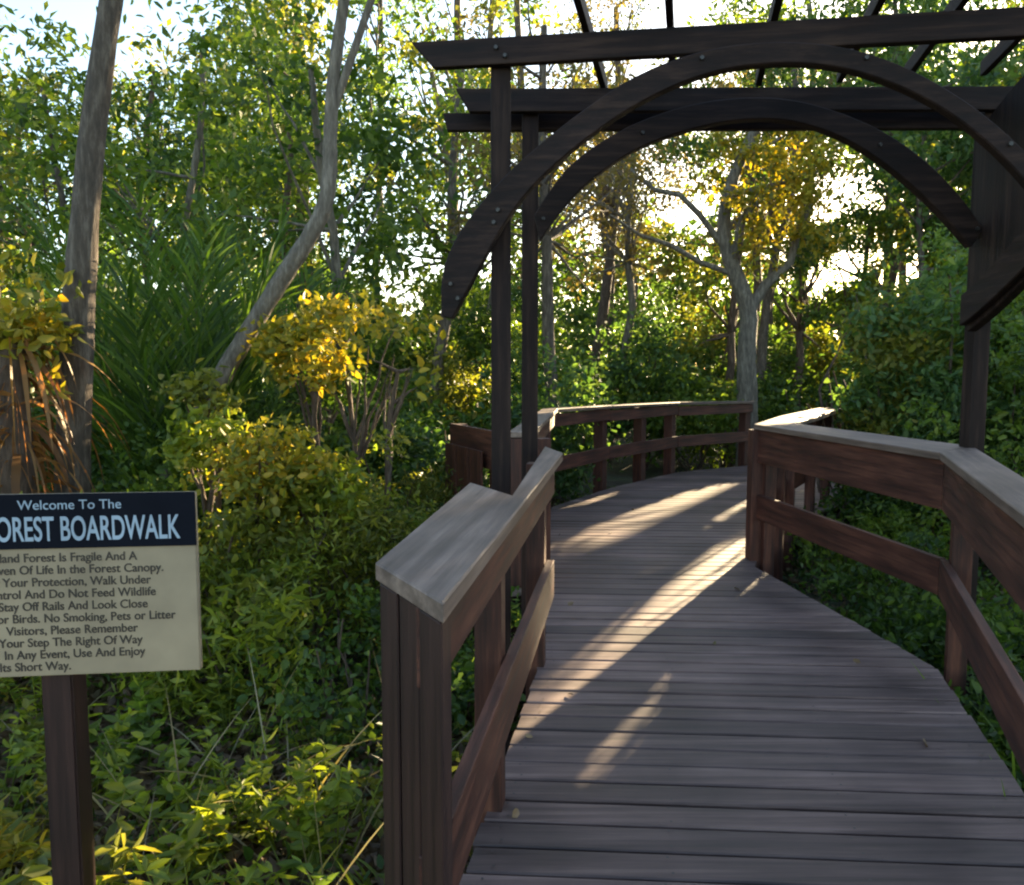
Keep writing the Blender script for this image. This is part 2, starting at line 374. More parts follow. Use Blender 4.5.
def build_deck():
    bm = bmesh.new(); c = -3.9
    while c < 15.4:
        g = .011+rnd.uniform(-.0015, .003); c0, c1 = c+g/2, c+.136-g/2
        h = [line_hit(LEFT, c0), line_hit(RIGHT, c0), line_hit(RIGHT, c1), line_hit(LEFT, c1)]
        if all(h):
            z = rnd.uniform(-.0025, .0015); jit = rnd.uniform(-.006, .006); tz = rnd.uniform(-.0015, .0015)
            h = [Vector((p[0], p[1], 0)) for p in h]
            h[0].x -= .03+jit; h[3].x -= .03+jit; h[1].x += .03+jit; h[2].x += .03+jit
            e = .005
            def row(inset, zz):
                return [bm.verts.new((p.x, p.y+(inset if i in (0, 1) else -inset), zz+(tz if i < 2 else -tz))) for i, p in enumerate(h)]
            a = row(0, z-.036); b = row(0, z-e); d = row(e, z)
            bm.faces.new(a[::-1]); bm.faces.new(d)
            for lo, hi in ((a, b), (b, d)):
                for i in range(4): bm.faces.new((lo[i], lo[(i+1) % 4], hi[(i+1) % 4], hi[i]))
        c += .136
    bmesh.ops.recalc_face_normals(bm, faces=bm.faces[:])
    c = -3.9+.068
    while c < 9:
        a, b = line_hit(LEFT, c), line_hit(RIGHT, c)
        if a and b:
            wd_ = b[0]-a[0]
            for u in (.04/wd_, .33, .66, 1-.04/wd_):
                for dy in (-.038, .038):
                    x = a[0]+wd_*u+rnd.uniform(-.006, .006); y = a[1]+(b[1]-a[1])*u+dy+rnd.uniform(-.004, .004)
                    vs = [bm.verts.new((x+.0048*math.cos(q), y+.0048*math.sin(q), .0028)) for q in (0, 1.047, 2.094, 3.1416, 4.189, 5.236)]
                    f = bm.faces.new(vs); f.material_index = 1
        c += .136
    me = bpy.data.meshes.new('boardwalk'); bm.to_mesh(me); bm.free(); me.materials.append(M_DECK); me.materials.append(M_SCREW)
    o = link('boardwalk', me, None); o['kind'] = 'structure'
    # joists and piles under it
    bm = bmesh.new()
    def bar(p0, p1, wd, z0, z1):
        p0, p1 = Vector(p0).to_2d(), Vector(p1).to_2d(); d = (p1-p0).normalized(); n = Vector((-d.y, d.x))*wd/2
        q = [p0-n, p1-n, p1+n, p0+n]; A = [bm.verts.new((v.x, v.y, z0)) for v in q]; B = [bm.verts.new((v.x, v.y, z1)) for v in q]
        bm.faces.new(A[::-1]); bm.faces.new(B)
        for i in range(4): bm.faces.new((A[i], A[(i+1) % 4], B[(i+1) % 4], B[i]))
    for poly, sgn in ((LEFT, 1), (RIGHT, -1)):
        for a, b in zip(poly, poly[1:]):
            bar((a[0]+.03*sgn, a[1]), (b[0]+.03*sgn, b[1]), .045, -.24, -.045)
            n = max(1, int(math.hypot(b[0]-a[0], b[1]-a[1])/1.6))
            for i in range(n):
                t = i/n; x = a[0]+(b[0]-a[0])*t+.16*sgn; y = a[1]+(b[1]-a[1])*t
                bar((x-.07, y), (x+.07, y), .14, -.9, -.05)
    for t in np.arange(-3.5, 12, .9):
        xl, xr = interp(LEFT, t, 0), interp(RIGHT, t, 0)
        if xr-xl > .3: bar((xl+.1, t), (xr-.1, t), .045, -.21, -.047)
    bmesh.ops.recalc_face_normals(bm, faces=bm.faces[:])
    me = bpy.data.meshes.new('boardwalk_joists'); bm.to_mesh(me); bm.free()
    o = link('boardwalk_joists', me, M_PERG); o['kind'] = 'structure'
build_deck()

# ================================================================== RAILINGS
UP = Vector((0, 0, 1))
def flat(p, z): return Vector((p[0], p[1], z))
def rail_boards(parent, a, b, z_top=CAPZ-.042, fas=.14, low=(.36, .50), nposts=2, side=1, inset=.055, postw=.09, pz=-.35, ends=(1, 1), m=M_RAIL):
    """fascia board, lower board and posts along a..b. side=+1: walkway is on the right of a->b"""
    a, b = Vector(a[:2]), Vector(b[:2]); d = (b-a).normalized(); n = Vector((d.y, -d.x))*side
    a = a-n*inset; b = b-n*inset
    q = lambda p, z: (p.x, p.y, z)
    beam('upper_rail', q(a, z_top-fas/2), q(b, z_top-fas/2), .038, fas, m, parent)
    beam('lower_rail', q(a, sum(low)/2), q(b, sum(low)/2), .038, low[1]-low[0], m, parent)
    ln = (b-a).length
    for i in range(nposts):
        t = (i+.0)/(max(1, nposts-1)); t = (.06/ln)+(1-.12/ln)*t
        if (i == 0 and not ends[0]) or (i == nposts-1 and not ends[1]): continue
        p = a.lerp(b, t)-n*(.019+postw/2+.002)
        o = beam('post', (p.x, p.y, pz), (p.x, p.y, z_top-.003), postw, postw, m, parent, up=(d.x, d.y, 0))
def cap_run(parent, pts, wid, z=CAPZ, m=M_CAP, out=1, name='handrail', th=.04):
    """mitred cap boards: pts is the inner edge; board lies 'wid' to the side 'out' (+1 left of travel)"""
    P = [Vector(p[:2]) for p in pts]; k = len(P); off = []
    zs = [p[2] if len(p) > 2 else z for p in pts]
    for i in range(k):
        ns = []
        if i > 0: d = (P[i]-P[i-1]).normalized(); ns.append(Vector((-d.y, d.x)))
        if i < k-1: d = (P[i+1]-P[i]).normalized(); ns.append(Vector((-d.y, d.x)))
        n = sum(ns, Vector((0, 0))).normalized(); c = max(.5, n.dot(ns[0])); off.append(P[i]+n*out*wid/c)
    for i in range(k-1):
        d = (P[i+1]-P[i]).normalized()*.0015
        q = [flat(P[i]+d, zs[i]), flat(P[i+1]-d, zs[i+1]), flat(off[i+1]-d, zs[i+1]), flat(off[i]+d, zs[i])]
        e1 = (q[1]-q[0]); e2 = q[3]-q[0]; n = e1.cross(e2).normalized()
        if n.z > 0: n = -n
        prism(name, q, n, th, m, parent, e1)

# ---- near railing on the left
w1, w2, w3, w4 = onz(375, 562, CAPZ), onz(443, 603, CAPZ), onz(563, 453, CAPZ), onz(545, 446, CAPZ)
w5, w6 = onz(512, 495, CAPZ), onz(470, 482, CAPZ)
NR = thing('railing', (w2.x, w2.y, 0), 'short near railing with a wide flat grey top and dark red-brown end facing the viewer', 'railing')
d_in = (w3-w2).normalized(); n_in = Vector((d_in.y, -d_in.x, 0))
prism('handrail', [w2, w3, w4, w5, w6, w1], -UP, .04, M_CAP, NR, d_in)
fr = (w1-w2).normalized(); fn = Vector((-fr.y, fr.x, 0)); fn = fn if fn.y > 0 else -fn
# end face: three upright boards side by side
L_ = (w1-w2).length; k = 3; bw = (L_-.024)/k
for i in range(k):
    a0 = w2+fr*(.012+bw*i+.001)+d_in*(.012+.006*(i == 1)); a1 = w2+fr*(.012+bw*(i+1)-.001)+d_in*(.012+.006*(i == 1))
    q = [Vector((v.x, v.y, -.35)) for v in (a0, a1, a1+d_in*.08, a0+d_in*.08)]
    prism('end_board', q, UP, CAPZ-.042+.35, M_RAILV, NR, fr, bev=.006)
st = w2+d_in*.11
rail_boards(NR, (st.x, st.y), (w3.x, w3.y), nposts=2, side=1, inset=.06, fas=.16, low=(.33, .52), ends=(0, 1))
mp_ = w2.lerp(w3, .47)-n_in*.13; beam('post', (mp_.x, mp_.y, -.35), (mp_.x, mp_.y, CAPZ-.044), .09, .09, M_RAIL, NR, up=(d_in.x, d_in.y, 0))

# ---- railing past the pergola: dark leg to the left, run to the back, long run across
A = onz(457, 413, CAPZ); A = Vector((-.55, 6.9, 0)); B = Vector((.14, 5.3, 0)); J = Vector((.50, 8.75, 0))
J2 = onz(612, 488, 0); J3 = onz(680, 472, 0); J4 = Vector((3.85, 12.7, 0)); J5 = Vector((5.15, 13.1, 0))
SR = thing('railing', (A.x, A.y, 0), 'dark short railing leg left of the walkway just behind the slim pergola posts', 'railing')
rail_boards(SR, B, A, nposts=3, side=-1, fas=.30, inset=.03, low=(.3, .46))
cap_run(SR, [B, A], .26, out=1, z=CAPZ-.001)
dA = (A-B).normalized()
for i in range(6):
    if i in (2,): continue
    c = B.lerp(A, (i+.5)/6); beam('upright_board', (c.x-.02, c.y-.06, -.3), (c.x-.02, c.y-.06, CAPZ-.20), .02, (A-B).length/6-.02, M_RAIL, SR, up=dA)
BR = thing('railing', (J.x, J.y, 0), 'long sunlit railing curving across the far side of the boardwalk', 'railing')
pts = [(B.x, B.y+.02), (J.x, J.y), (J2.x, J2.y+.05, 1.04), (J3.x, J3.y+.05, 1.02), (J4.x, J4.y, 1.0)]
cap_run(BR, pts, .17, out=1, z=CAPZ)
for (a, b, n) in ((0, 1, 4), (1, 2, 2), (2, 3, 3), (3, 4, 2)):
    z0 = min((pts[a][2] if len(pts[a]) > 2 else CAPZ), (pts[b][2] if len(pts[b]) > 2 else CAPZ))
    rail_boards(BR, pts[a], pts[b], z_top=z0-.042, nposts=n, side=1, inset=.05, ends=(a == 0, 1), low=(.36, .52), postw=.13)
# ---- right railing
D = onz(750, 417, CAPZ); E = onz(948, 447, CAPZ); D.y = 6.15; D.x = 1.86; E = Vector((2.14, 3.98, 0)); Fp = Vector((1.30, 1.87, 0)); G = Vector((3.45, 9.0, 0))
RR = thing('railing', (E.x, E.y, 0), 'red-brown railing along the right side of the deck, bending towards the viewer', 'railing')
E_o = onz(975, 433, CAPZ); D_o = onz(782, 411, CAPZ); E_o = Vector((E.x+.36, E.y+.34, 0)); D_o = Vector((D.x+.36, D.y+.12, 0))
dF = (Fp-E).normalized(); nF = Vector((-dF.y, dF.x, 0)); F_o = Fp+nF*.15
G_o = G+Vector((.2, -.14, 0)); H = Vector((2.45, 7.3, 0)); H_o = Vector((2.72, 7.14, 0))
for q in ([E, D, D_o, E_o], [Fp, E, E_o, F_o], [D, H, H_o, D_o], [H, G, G_o, H_o]):
    d = (q[1]-q[0]).normalized()*.0015
    prism('handrail', [flat(q[0]+d, CAPZ), flat(q[1]-d, CAPZ), flat(q[2]-d, CAPZ), flat(q[3]+d, CAPZ)], -UP, .04, M_CAP, RR, q[1]-q[0])
for a, b, n, e in ((Fp, E, 2, (1, 1)), (E, D, 2, (0, 1)), (D, H, 3, (0, 1)), (H, G, 3, (0, 1))):
    rail_boards(RR, a, b, nposts=n, side=-1, fas=.25, low=(.33, .52), inset=.04, ends=e)
beam('post', (D.x+.05, D.y+.02, -.35), (D.x+.05, D.y+.02, CAPZ-.045), .13, .13, M_RAIL, RR, up=(0, 1, 0))

# ================================================================== PERGOLA
nA, nB = (-.42, 3.62), (2.3, 3.24)          # near beam line on the ground plan
fA, fB = (-.45, 4.22), (2.75, 4.18)         # far beam line
PG = thing('pergola', (1.1, 3.8, 0), 'dark wooden pergola with two arches spanning the boardwalk', 'pergola')
def beamtrace(name, line, x0, x1, ytop0, ytop1, th, hgt, mat_, endcut, dep=0):
    a = online(x0, ytop0, *line); b = online(x1, ytop1, *line)
    zz = (a.z+b.z)/2; a.z = b.z = zz-hgt/2
    return beam(name, a+Vector((0, dep, 0)), b+Vector((0, dep, 0)), th, hgt, mat_, PG, endcut=endcut, bev=.006)
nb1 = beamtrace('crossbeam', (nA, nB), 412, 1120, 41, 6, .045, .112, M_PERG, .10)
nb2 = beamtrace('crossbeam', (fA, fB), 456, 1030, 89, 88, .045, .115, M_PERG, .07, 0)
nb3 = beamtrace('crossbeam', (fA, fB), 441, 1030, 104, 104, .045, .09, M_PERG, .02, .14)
def gp(line, px):                           # ground plan point under pixel column px (at eye level)
    q = online(px, 372, *line); return q
def vpost(px, line, ztop, wd, name='post', z0=-.35, dy=0, dep=.09):
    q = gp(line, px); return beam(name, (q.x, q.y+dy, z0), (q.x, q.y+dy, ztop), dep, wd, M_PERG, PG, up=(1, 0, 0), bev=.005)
ZT = 2.86
vpost(501, (nA, nB), ZT+.0, .088, dy=.07); vpost(530, (fA, fB), 2.84, .085, dy=.07)
vpost(983, (fA, fB), 2.84, .088, dy=.07); vpost(1075, (nA, nB), ZT, .09, dy=.07)
# arches
def ribbon(name, line, outer, inner, th, off):
    nrm = Vector((line[1][1]-line[0][1], -(line[1][0]-line[0][0]), 0)).normalized()
    if nrm.y > 0: nrm = -nrm                # towards the viewer
    o_ = [online(x, y, *line)+nrm*off for x, y in outer]; i_ = [online(x, y, *line)+nrm*off for x, y in inner]
    def dense(P, k=64):
        P = [Vector(p) for p in P]; T = [0]
        for a, b in zip(P, P[1:]): T.append(T[-1]+(b-a).length)
        out = []
        for j in range(k+1):
            t = T[-1]*j/k; i = max(0, min(len(P)-2, next((q for q in range(len(T)-1) if T[q+1] >= t), len(P)-2)))
            u = (t-T[i])/(T[i+1]-T[i]); p0 = P[max(0, i-1)]; p1 = P[i]; p2 = P[i+1]; p3 = P[min(len(P)-1, i+2)]
            out.append(.5*((2*p1)+(p2-p0)*u+(2*p0-5*p1+4*p2-p3)*u*u+(-p0+3*p1-3*p2+p3)*u**3))
        for _ in range(6):
            out = [out[0]]+[(out[q-1]+2*out[q]+out[q+1])/4 for q in range(1, k)]+[out[-1]]
        return out
    a = dense(o_); b = dense(i_); k = len(a); bm = bmesh.new(); base = PG.location
    rows = []
    for q in range(k):
        rows.append([bm.verts.new(v-base) for v in (a[q], a[q]+nrm*th, b[q]+nrm*th, b[q])])
    for q in range(k-1):
        for j in range(4): bm.faces.new((rows[q][j], rows[q+1][j], rows[q+1][(j+1) % 4], rows[q][(j+1) % 4]))
    bm.faces.new(rows[0]); bm.faces.new(rows[-1][::-1]); bmesh.ops.recalc_face_normals(bm, faces=bm.faces[:])
    sharp = [e for e in bm.edges if len(e.link_faces) == 2 and e.calc_face_angle() > R(40)]
    bmesh.ops.bevel(bm, geom=sharp, offset=.005, segments=1, affect='EDGES')
    me = bpy.data.meshes.new(name); bm.to_mesh(me); bm.free(); link(name, me, M_PERG, PG)
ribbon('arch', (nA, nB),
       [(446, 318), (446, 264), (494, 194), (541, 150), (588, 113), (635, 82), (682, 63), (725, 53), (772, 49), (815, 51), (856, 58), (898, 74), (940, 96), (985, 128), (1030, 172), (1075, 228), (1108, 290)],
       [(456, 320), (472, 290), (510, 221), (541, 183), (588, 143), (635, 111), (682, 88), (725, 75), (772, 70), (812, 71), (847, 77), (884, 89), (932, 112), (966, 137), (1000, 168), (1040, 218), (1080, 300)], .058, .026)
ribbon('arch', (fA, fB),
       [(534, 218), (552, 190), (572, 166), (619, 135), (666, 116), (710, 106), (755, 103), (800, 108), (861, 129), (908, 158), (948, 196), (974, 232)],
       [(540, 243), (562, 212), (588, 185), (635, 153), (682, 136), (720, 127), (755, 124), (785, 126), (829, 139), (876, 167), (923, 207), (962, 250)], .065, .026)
def bolt(line, px, py, off):
    nrm = Vector((line[1][1]-line[0][1], -(line[1][0]-line[0][0]), 0)).normalized(); nrm = -nrm if nrm.y > 0 else nrm
    c = online(px, py, *line)+nrm*off; bm = bmesh.new()
    bmesh.ops.create_cone(bm, cap_ends=True, segments=6, radius1=.011, radius2=.009, depth=.012)
    q = nrm.to_track_quat('Z', 'Y').to_matrix().to_4x4(); bmesh.ops.transform(bm, matrix=q, verts=bm.verts[:])
    me = bpy.data.meshes.new('bolt'); bm.to_mesh(me); bm.free(); link('bolt', me, M_SCREW, PG, c-PG.location)
for px, py in ((462, 300), (455, 286), (501, 214), (497, 226), (700, 66), (860, 66), (1000, 150)): bolt((nA, nB), px, py, .09)
for px, py in ((497, 50), (506, 58)): bolt((nA, nB), px, py, .03)
for px, py in ((543, 222), (640, 138), (872, 150), (967, 232)): bolt((fA, fB), px, py, .097)
# rafters resting on both crossbeams, running with the walkway
zn = nb1.matrix_basis.translation.z+.056; zf = nb2.matrix_basis.translation.z+.0575
for px in (583, 664, 765, 862, 943, 1035):
    q = gp((nA, nB), px); d = Vector((.22, 1, 0))
    rz = max(zn, zf)+.0375
    a = Vector((q.x, q.y, 0))-d*.45; b = Vector((q.x, q.y, 0))+d*.78
    beam('rafter', (a.x, a.y, rz+.002), (b.x, b.y, rz+.002), .030, .07, M_PERG, PG)
# boarded side panel between the right-hand posts
q0 = gp((fA, fB), 980); q1 = gp((nA, nB), 1075); q0 = Vector((q0.x-.01, q0.y+.03, 0)); q1 = Vector((q1.x, q1.y, 0))
pts = []
for i in range(13):
    t = i/12; z = 1.67+.15*math.sin(t*math.pi*.5)+.2*t*t; pts.append(q0.lerp(q1, t)+UP*z)
for i in range(13):
    t = 1-i/12; z = 2.83-.16*(1-t)**2; pts.append(q0.lerp(q1, t)+UP*z)
dd = (q1-q0).normalized(); nn = Vector((-dd.y, dd.x, 0)); nn = nn if nn.x < 0 else -nn
prism('side_panel', pts, nn, .05, M_PERG, PG, UP)
pts = []
for i in range(9):
    t = i/8; pts.append(q0.lerp(q1, t)+nn*.052+UP*(1.70+.14*math.sin(t*math.pi*.5)+.18*t*t))
for i in range(9):
    t = 1-i/8; pts.append(q0.lerp(q1, t)+nn*.052+UP*(1.86+.14*math.sin(t*math.pi*.5)+.24*t*t))
prism('side_brace', pts, nn, .035, M_PERG, PG, dd)

# ================================================================== SIGN
def textmesh(body, size, extrude=.0008, spacing=1.0, bold=0):
    cu = bpy.data.curves.new('t', 'FONT'); cu.body = body; cu.size = size; cu.extrude = extrude; cu.space_character = spacing; cu.offset = bold
    o = bpy.data.objects.new('t', cu); COL.objects.link(o); bpy.context.view_layer.update()
    me = bpy.data.meshes.new_from_object(o.evaluated_get(bpy.context.evaluated_depsgraph_get()))
    bpy.data.objects.remove(o); return me
s0 = ony(197, 491, 2.12); s1 = ony(-62, 489, 2.05)
sx = Vector((s0.x-s1.x, s0.y-s1.y, 0)); SW = sx.length; sx.normalize(); sn = Vector((sx.y, -sx.x, 0))
zt = s0.z; zb = ony(197, 667, 2.12).z; SH = zt-zb
k0 = SH/178.0
SG = thing('sign', (s0.x-sx.x*.34, s0.y-sx.y*.34, -.4), 'cream trail sign with black header reading FOREST BOARDWALK on a brown post', 'sign')
def signbox(name, x0, x1, z0, z1, y0, y1, m, parent, bev=.003):
    """x measured from the panel's right edge leftwards, y towards the viewer"""
    a = s0-sx*x0; bm = bmesh.new(); bmesh.ops.create_cube(bm, size=1)
    for v in bm.verts: v.co = Vector(((v.co.x+.5)*(x1-x0), (v.co.y+.5)*(y1-y0), (v.co.z+.5)*(z1-z0)))
    bmesh.ops.bevel(bm, geom=bm.edges[:], offset=bev, segments=2, affect='EDGES')
    me = bpy.data.meshes.new(name); bm.to_mesh(me); bm.free(); me.materials.append(m); o = bpy.data.objects.new(name, me); COL.objects.link(o)
    X = -sx; Y = sn; Z = UP; M = Matrix((X, Y, Z)).transposed().to_4x4(); M.translation = Vector((s0.x, s0.y, 0))-sx*x0+sn*y0+UP*z0
    me.flip_normals() if M.determinant() < 0 else None
    # avoid a mirrored matrix: bake it into the mesh instead
    me.transform(M); me.transform(Matrix.Translation(-SG.location) if parent is SG else Matrix.Translation(-SG.location))
    o.parent = parent; return o
pn = signbox('panel', 0, SW, zb, zt, 0, .022, M_CREAM, SG)
hd = signbox('header', -.001, SW+.001, zt-52*k0, zt+.002, .0225, .0275, M_NAVY, pn, .001)
px_post = ony(67, 760, 2.0); 
ppx = (Vector((s0.x, s0.y, 0))-px_post.xy.to_3d()).dot(sx)
ppx += .055
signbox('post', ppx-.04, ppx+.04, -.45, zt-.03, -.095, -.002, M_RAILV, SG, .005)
signbox('backing_batten', .02, SW-.02, zb+.07, zb+.11, -.024, -.001, M_RAIL, SG, .002) if False else None
def put_text(name, body, size, xr, z, y, m, parent, spacing=1.0, bold=0, squash=1.0):
    """right end at xr metres from the panel's right edge"""
    me = textmesh(body, size, spacing=spacing, bold=bold); xs = [v.co.x for v in me.vertices]; w_ = max(xs)
    X = sx; Z = UP; Y = -sn                  # text x along sx, text y up, text z towards the viewer
    M = Matrix((X*squash, Z, sn)).transposed().to_4x4(); M.translation = Vector((s0.x, s0.y, 0))-sx*(xr+w_*squash)+sn*y+UP*z
    me.transform(M); me.transform(Matrix.Translation(-SG.location)); o = link(name, me, m, None); o.parent = parent
    return o
k = SH/178.0                                 # metres per photo pixel on the panel
put_text('title', 'FOREST BOARDWALK', 33*k, 14*k, zt-44*k, .0283, M_SILVER, hd, 1.0, .0012, .535)
put_text('heading', 'Welcome To The', 13*k, 68*k, zt-14*k, .0283, M_SILVER, hd)
lines = [('This Wetland Forest Is Fragile And A', 56), ('Haven Of Life In the Forest Canopy.', 32), ('For Your Protection, Walk Under', 44), ('Control And Do Not Feed Wildlife', 40), ('Please Stay Off Rails And Look Close', 48), ('For Birds. No Smoking, Pets or Litter', 22), ('Visitors, Please Remember', 58), ('Your Step The Right Of Way', 54), ('In Any Event, Use And Enjoy', 52), ('Its Short Way.', 122)]
for i, (tx, xr) in enumerate(lines):
    put_text('lettering', tx, 12.0*k, xr*k, zt-(65+i*11.9)*k, .0232, M_INK, pn, 1.0, .0003, .93)
# ================================================================== PLACES THE SUN REACHES
for c, r in ((onz(722, 568, 0), .30), (onz(690, 508, 0), .5), (onz(622, 634, 0), .2), (onz(640, 404, 1.05), .8), (onz(560, 410, 1.05), .45), (Vector((.2, 3.9, .5)), .16),
             (ony(345, 350, 6.3), .8), (ony(255, 455, 5.2), .65), (ony(20, 310, 5.0), .4), (ony(90, 330, 5.4), .22), (ony(96, 200, 5.4), .22), (ony(104, 60, 5.4), .22), (ony(235, 740, 3.1), .42), (ony(300, 690, 3.4), .3),
             (ony(775, 190, 14), .85), (ony(840, 350, 10), .35), (ony(310, 250, 6.6), .15), (ony(973, 165, 30), .2)):
    LIT.append((tuple(c), r))

# ================================================================== NAMED TREES
# leaning trunk at the left
bL = Vector((ony(68, 480, 5.4).x-.02, 5.4, gz(-3, 5.4)-.05)); pa = [bL]+[ony(x, y, 5.4) for x, y in ((72, 470), (75, 400), (78, 320), (83, 240), (90, 160), (98, 90), (108, 20), (120, -60))]+[Vector((-2.3, 5.6, 5.2)), Vector((-2.0, 5.8, 6.4))]
tree('leaning_tree', bL, None, .125, (-2.2, 6.2, 6.6), (2.2, 1.8, 1.3), 'thick grey-brown trunk leaning beside the trail sign, its right edge sunlit', nclu=26, per=70, cr=.5, leaf=.09, lm=L_OLIVE, bk=B_GREY, path=pa, nlimb=0)
# diagonal forked tree
yD = 6.6; bD = Vector((ony(150, 520, yD).x, yD, gz(-3, yD)-.05))
pa = [bD]+[ony(x, y, yD) for x, y in ((165, 480), (200, 415), (240, 345), (278, 285), (308, 240), (325, 208), (330, 180))]
pa = smooth(pa+[ony(x, y, yD) for x, y in ((330, 140), (332, 90), (338, 40), (347, -20), (350, -90))])
f2 = [ony(x, y, yD) for x, y in ((330, 120), (342, 85), (354, 50), (368, 10), (385, -40), (400, -110))]
tree('forked_tree', bD, None, .095, (-1.3, 7.2, 4.6), (1.9, 1.5, 1.2), 'pale slanting tree forking halfway up, between the tall palm fronds and yellow shrub', nclu=20, per=70, cr=.45, leaf=.08, lm=L_MID, bk=B_TAN, path=pa, nlimb=0,
     extra=[(f2, [.035, .034, .032, .03, .026, .02])])
# twisted tree with yellow crown under the arch
yT = 13.5; bT = Vector((ony(748, 400, yT).x, yT, gz(4, yT)-.05))
pa = [bT]+[ony(x, y, yT) for x, y in ((748, 400), (746, 350), (750, 310), (738, 280), (728, 255), (722, 225), (730, 185), (745, 150), (760, 120))]
f1 = [ony(x, y, yT) for x, y in ((748, 315), (765, 285), (790, 262), (800, 225), (820, 190))]
f2 = [ony(x, y, yT) for x, y in ((726, 250), (700, 215), (680, 195), (655, 190), (630, 170))]
f3 = [ony(x, y, yT) for x, y in ((735, 275), (700, 262), (670, 245), (640, 235), (610, 215))]
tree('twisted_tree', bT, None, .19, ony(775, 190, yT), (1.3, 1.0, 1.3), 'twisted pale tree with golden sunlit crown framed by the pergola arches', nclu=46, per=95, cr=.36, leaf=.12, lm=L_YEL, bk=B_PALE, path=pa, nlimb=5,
     extra=[(f1, [.10, .085, .07, .05, .03]), (f2, [.06, .055, .05, .04, .03]), (f3, [.05, .045, .04, .03, .02])])

# ================================================================== FOREST BEHIND
def on_walk(x, y, m=1.0):
    if y < -1: return -2.5 < x < 2
    xl, xr = interp(LEFT, y, 0), interp(RIGHT, y, 0)
    if y > 14.6: xl = interp(LEFT, y, 0)
    if xl-m < x < xr+m and y < 16: return True
    return 8.5 < y < 15.8 and x > 2.5 and (9.2+.3*(x-4)) < y < (13.6+.28*(x-4))
FOREST = []
def forest():
    LMS = (L_MID, L_DARK, L_OLIVE, L_MID, L_BLUE); BKS = (B_BROWN, B_GREY, B_BROWN, B_PALE)
    kinds = {0: ('mid green loose-crowned tree', 'trees behind the boardwalk'), 1: ('dark green dense-crowned tree', 'trees behind the boardwalk'),
             2: ('olive thin-crowned tree', 'trees behind the boardwalk'), 4: ('cool blue-green tree', 'trees behind the boardwalk')}
    rows = [(9.5, 2.6, 5.2), (12.5, 2.8, 6.5), (16, 3.0, 8), (20, 3.4, 10), (25, 4.0, 12.5), (31, 5.0, 15)]
    for ri, (Y, sp, H) in enumerate(rows):
        x = -Y*.78; 
        while x < Y*.98+3:
            xx = x+rnd.uniform(-.35, .35)*sp; yy = Y+rnd.uniform(-1, 1); x += sp
            if on_walk(xx, yy, 1.2): continue
            u = xx/yy
            if ri == 0 and -.15 < u < .95: continue
            h = H*rnd.uniform(.8, 1.15)*(1 if .04 < u < .3 else 1.1); k = rnd.choice((0, 0, 1, 2, 4)); lm = LMS[k] if k != 3 else L_MID
            centre = .04 < u < .32
            cz = h*.68; rr = sp*.62*rnd.uniform(.85, 1.2)
            n = int((40 if centre else 64 if .3 < u < .75 else 17 if (u < -.5 or -.42 < u < -.3 or -.13 < u < .04) else 31)*(1 if ri < 3 else 1.1))
            lbl, grp = kinds[k if k in kinds else 0]
            tree('forest_tree', (xx, yy, gz(xx, yy)-.05), (xx+rnd.uniform(-.9, .9), yy+rnd.uniform(-.5, .5), h*.9), .035+.011*h*rnd.uniform(.7, 1.2), (xx, yy, cz), (rr, rr, h*.36),
                 lbl, group=grp, nclu=n, per=85, cr=(.30+.016*Y)*(.8 if centre else 1), leaf=(.075+.0062*Y)*(.62 if centre else 1), lm=rnd.choice((L_OLIVE, L_BROWN, lm)) if centre else lm, bk=rnd.choice(BKS), nlimb=26 if centre else 10, lo=.1, limb_r=.24 if centre else .3)
forest()
for i, (x, y, h, r) in enumerate(((4.3, 15.9, 5.4, 1.25), (5.7, 16.3, 5.8, 1.35), (7.2, 16.9, 5.6, 1.4), (8.7, 17.3, 6.0, 1.5), (10.3, 17.6, 6.2, 1.6), (7.9, 9.0, 4.2, 1.2), (6.4, 18.6, 7.0, 1.5))):
    tree('broad_tree', (x, y, gz(x, y)-.05), (x+.2, y, h*.8), .11, (x, y, h*.60), (r, r, h*.37), ('olive', 'dark green', 'mid green', 'olive', 'dark green', 'mid green', 'dark green')[i]+' broad low-branched tree', group='broad trees past the bend of the boardwalk',
         nclu=64, per=95, cr=.42, leaf=.13, lm=(L_OLIVE, L_DARK, L_MID, L_OLIVE, L_DARK, L_MID, L_DARK)[i], bk=B_BROWN, nlimb=12, lo=.05)
def understory():
    LMS = [L_DARK, L_MID, L_BLUE, L_DARK, L_OLIVE]
    names = {L_DARK: 'dark green', L_MID: 'mid green', L_BLUE: 'blue-green', L_OLIVE: 'olive'}
    for Y, sp, H in ((8.2, 1.3, 1.7), (10.2, 1.5, 2.2), (12.6, 1.7, 2.6), (15, 1.9, 3.0), (18, 2.3, 3.6), (23, 3.0, 4.4), (29, 3.8, 5.4)):
        x = -Y*.75
        while x < Y*.85:
            xx = x+rnd.uniform(-.4, .4)*sp; yy = Y+rnd.uniform(-.6, .6); x += sp
            if on_walk(xx, yy, .75*sp*.8): continue
            lm = rnd.choice(LMS) if not .02 < xx/yy < .32 else rnd.choice((L_BLUE, L_BLUE, L_MID)); h = H*rnd.uniform(.75, 1.2)
            shrub('understory_bush', (xx, yy, gz(xx, yy)), h, sp*.6, f'{names[lm]} bush', 'bushes in the thicket behind the boardwalk',
                  nclu=34, per=120, cr=.22+.014*Y, leaf=.055+.005*Y, lm=lm)
understory()

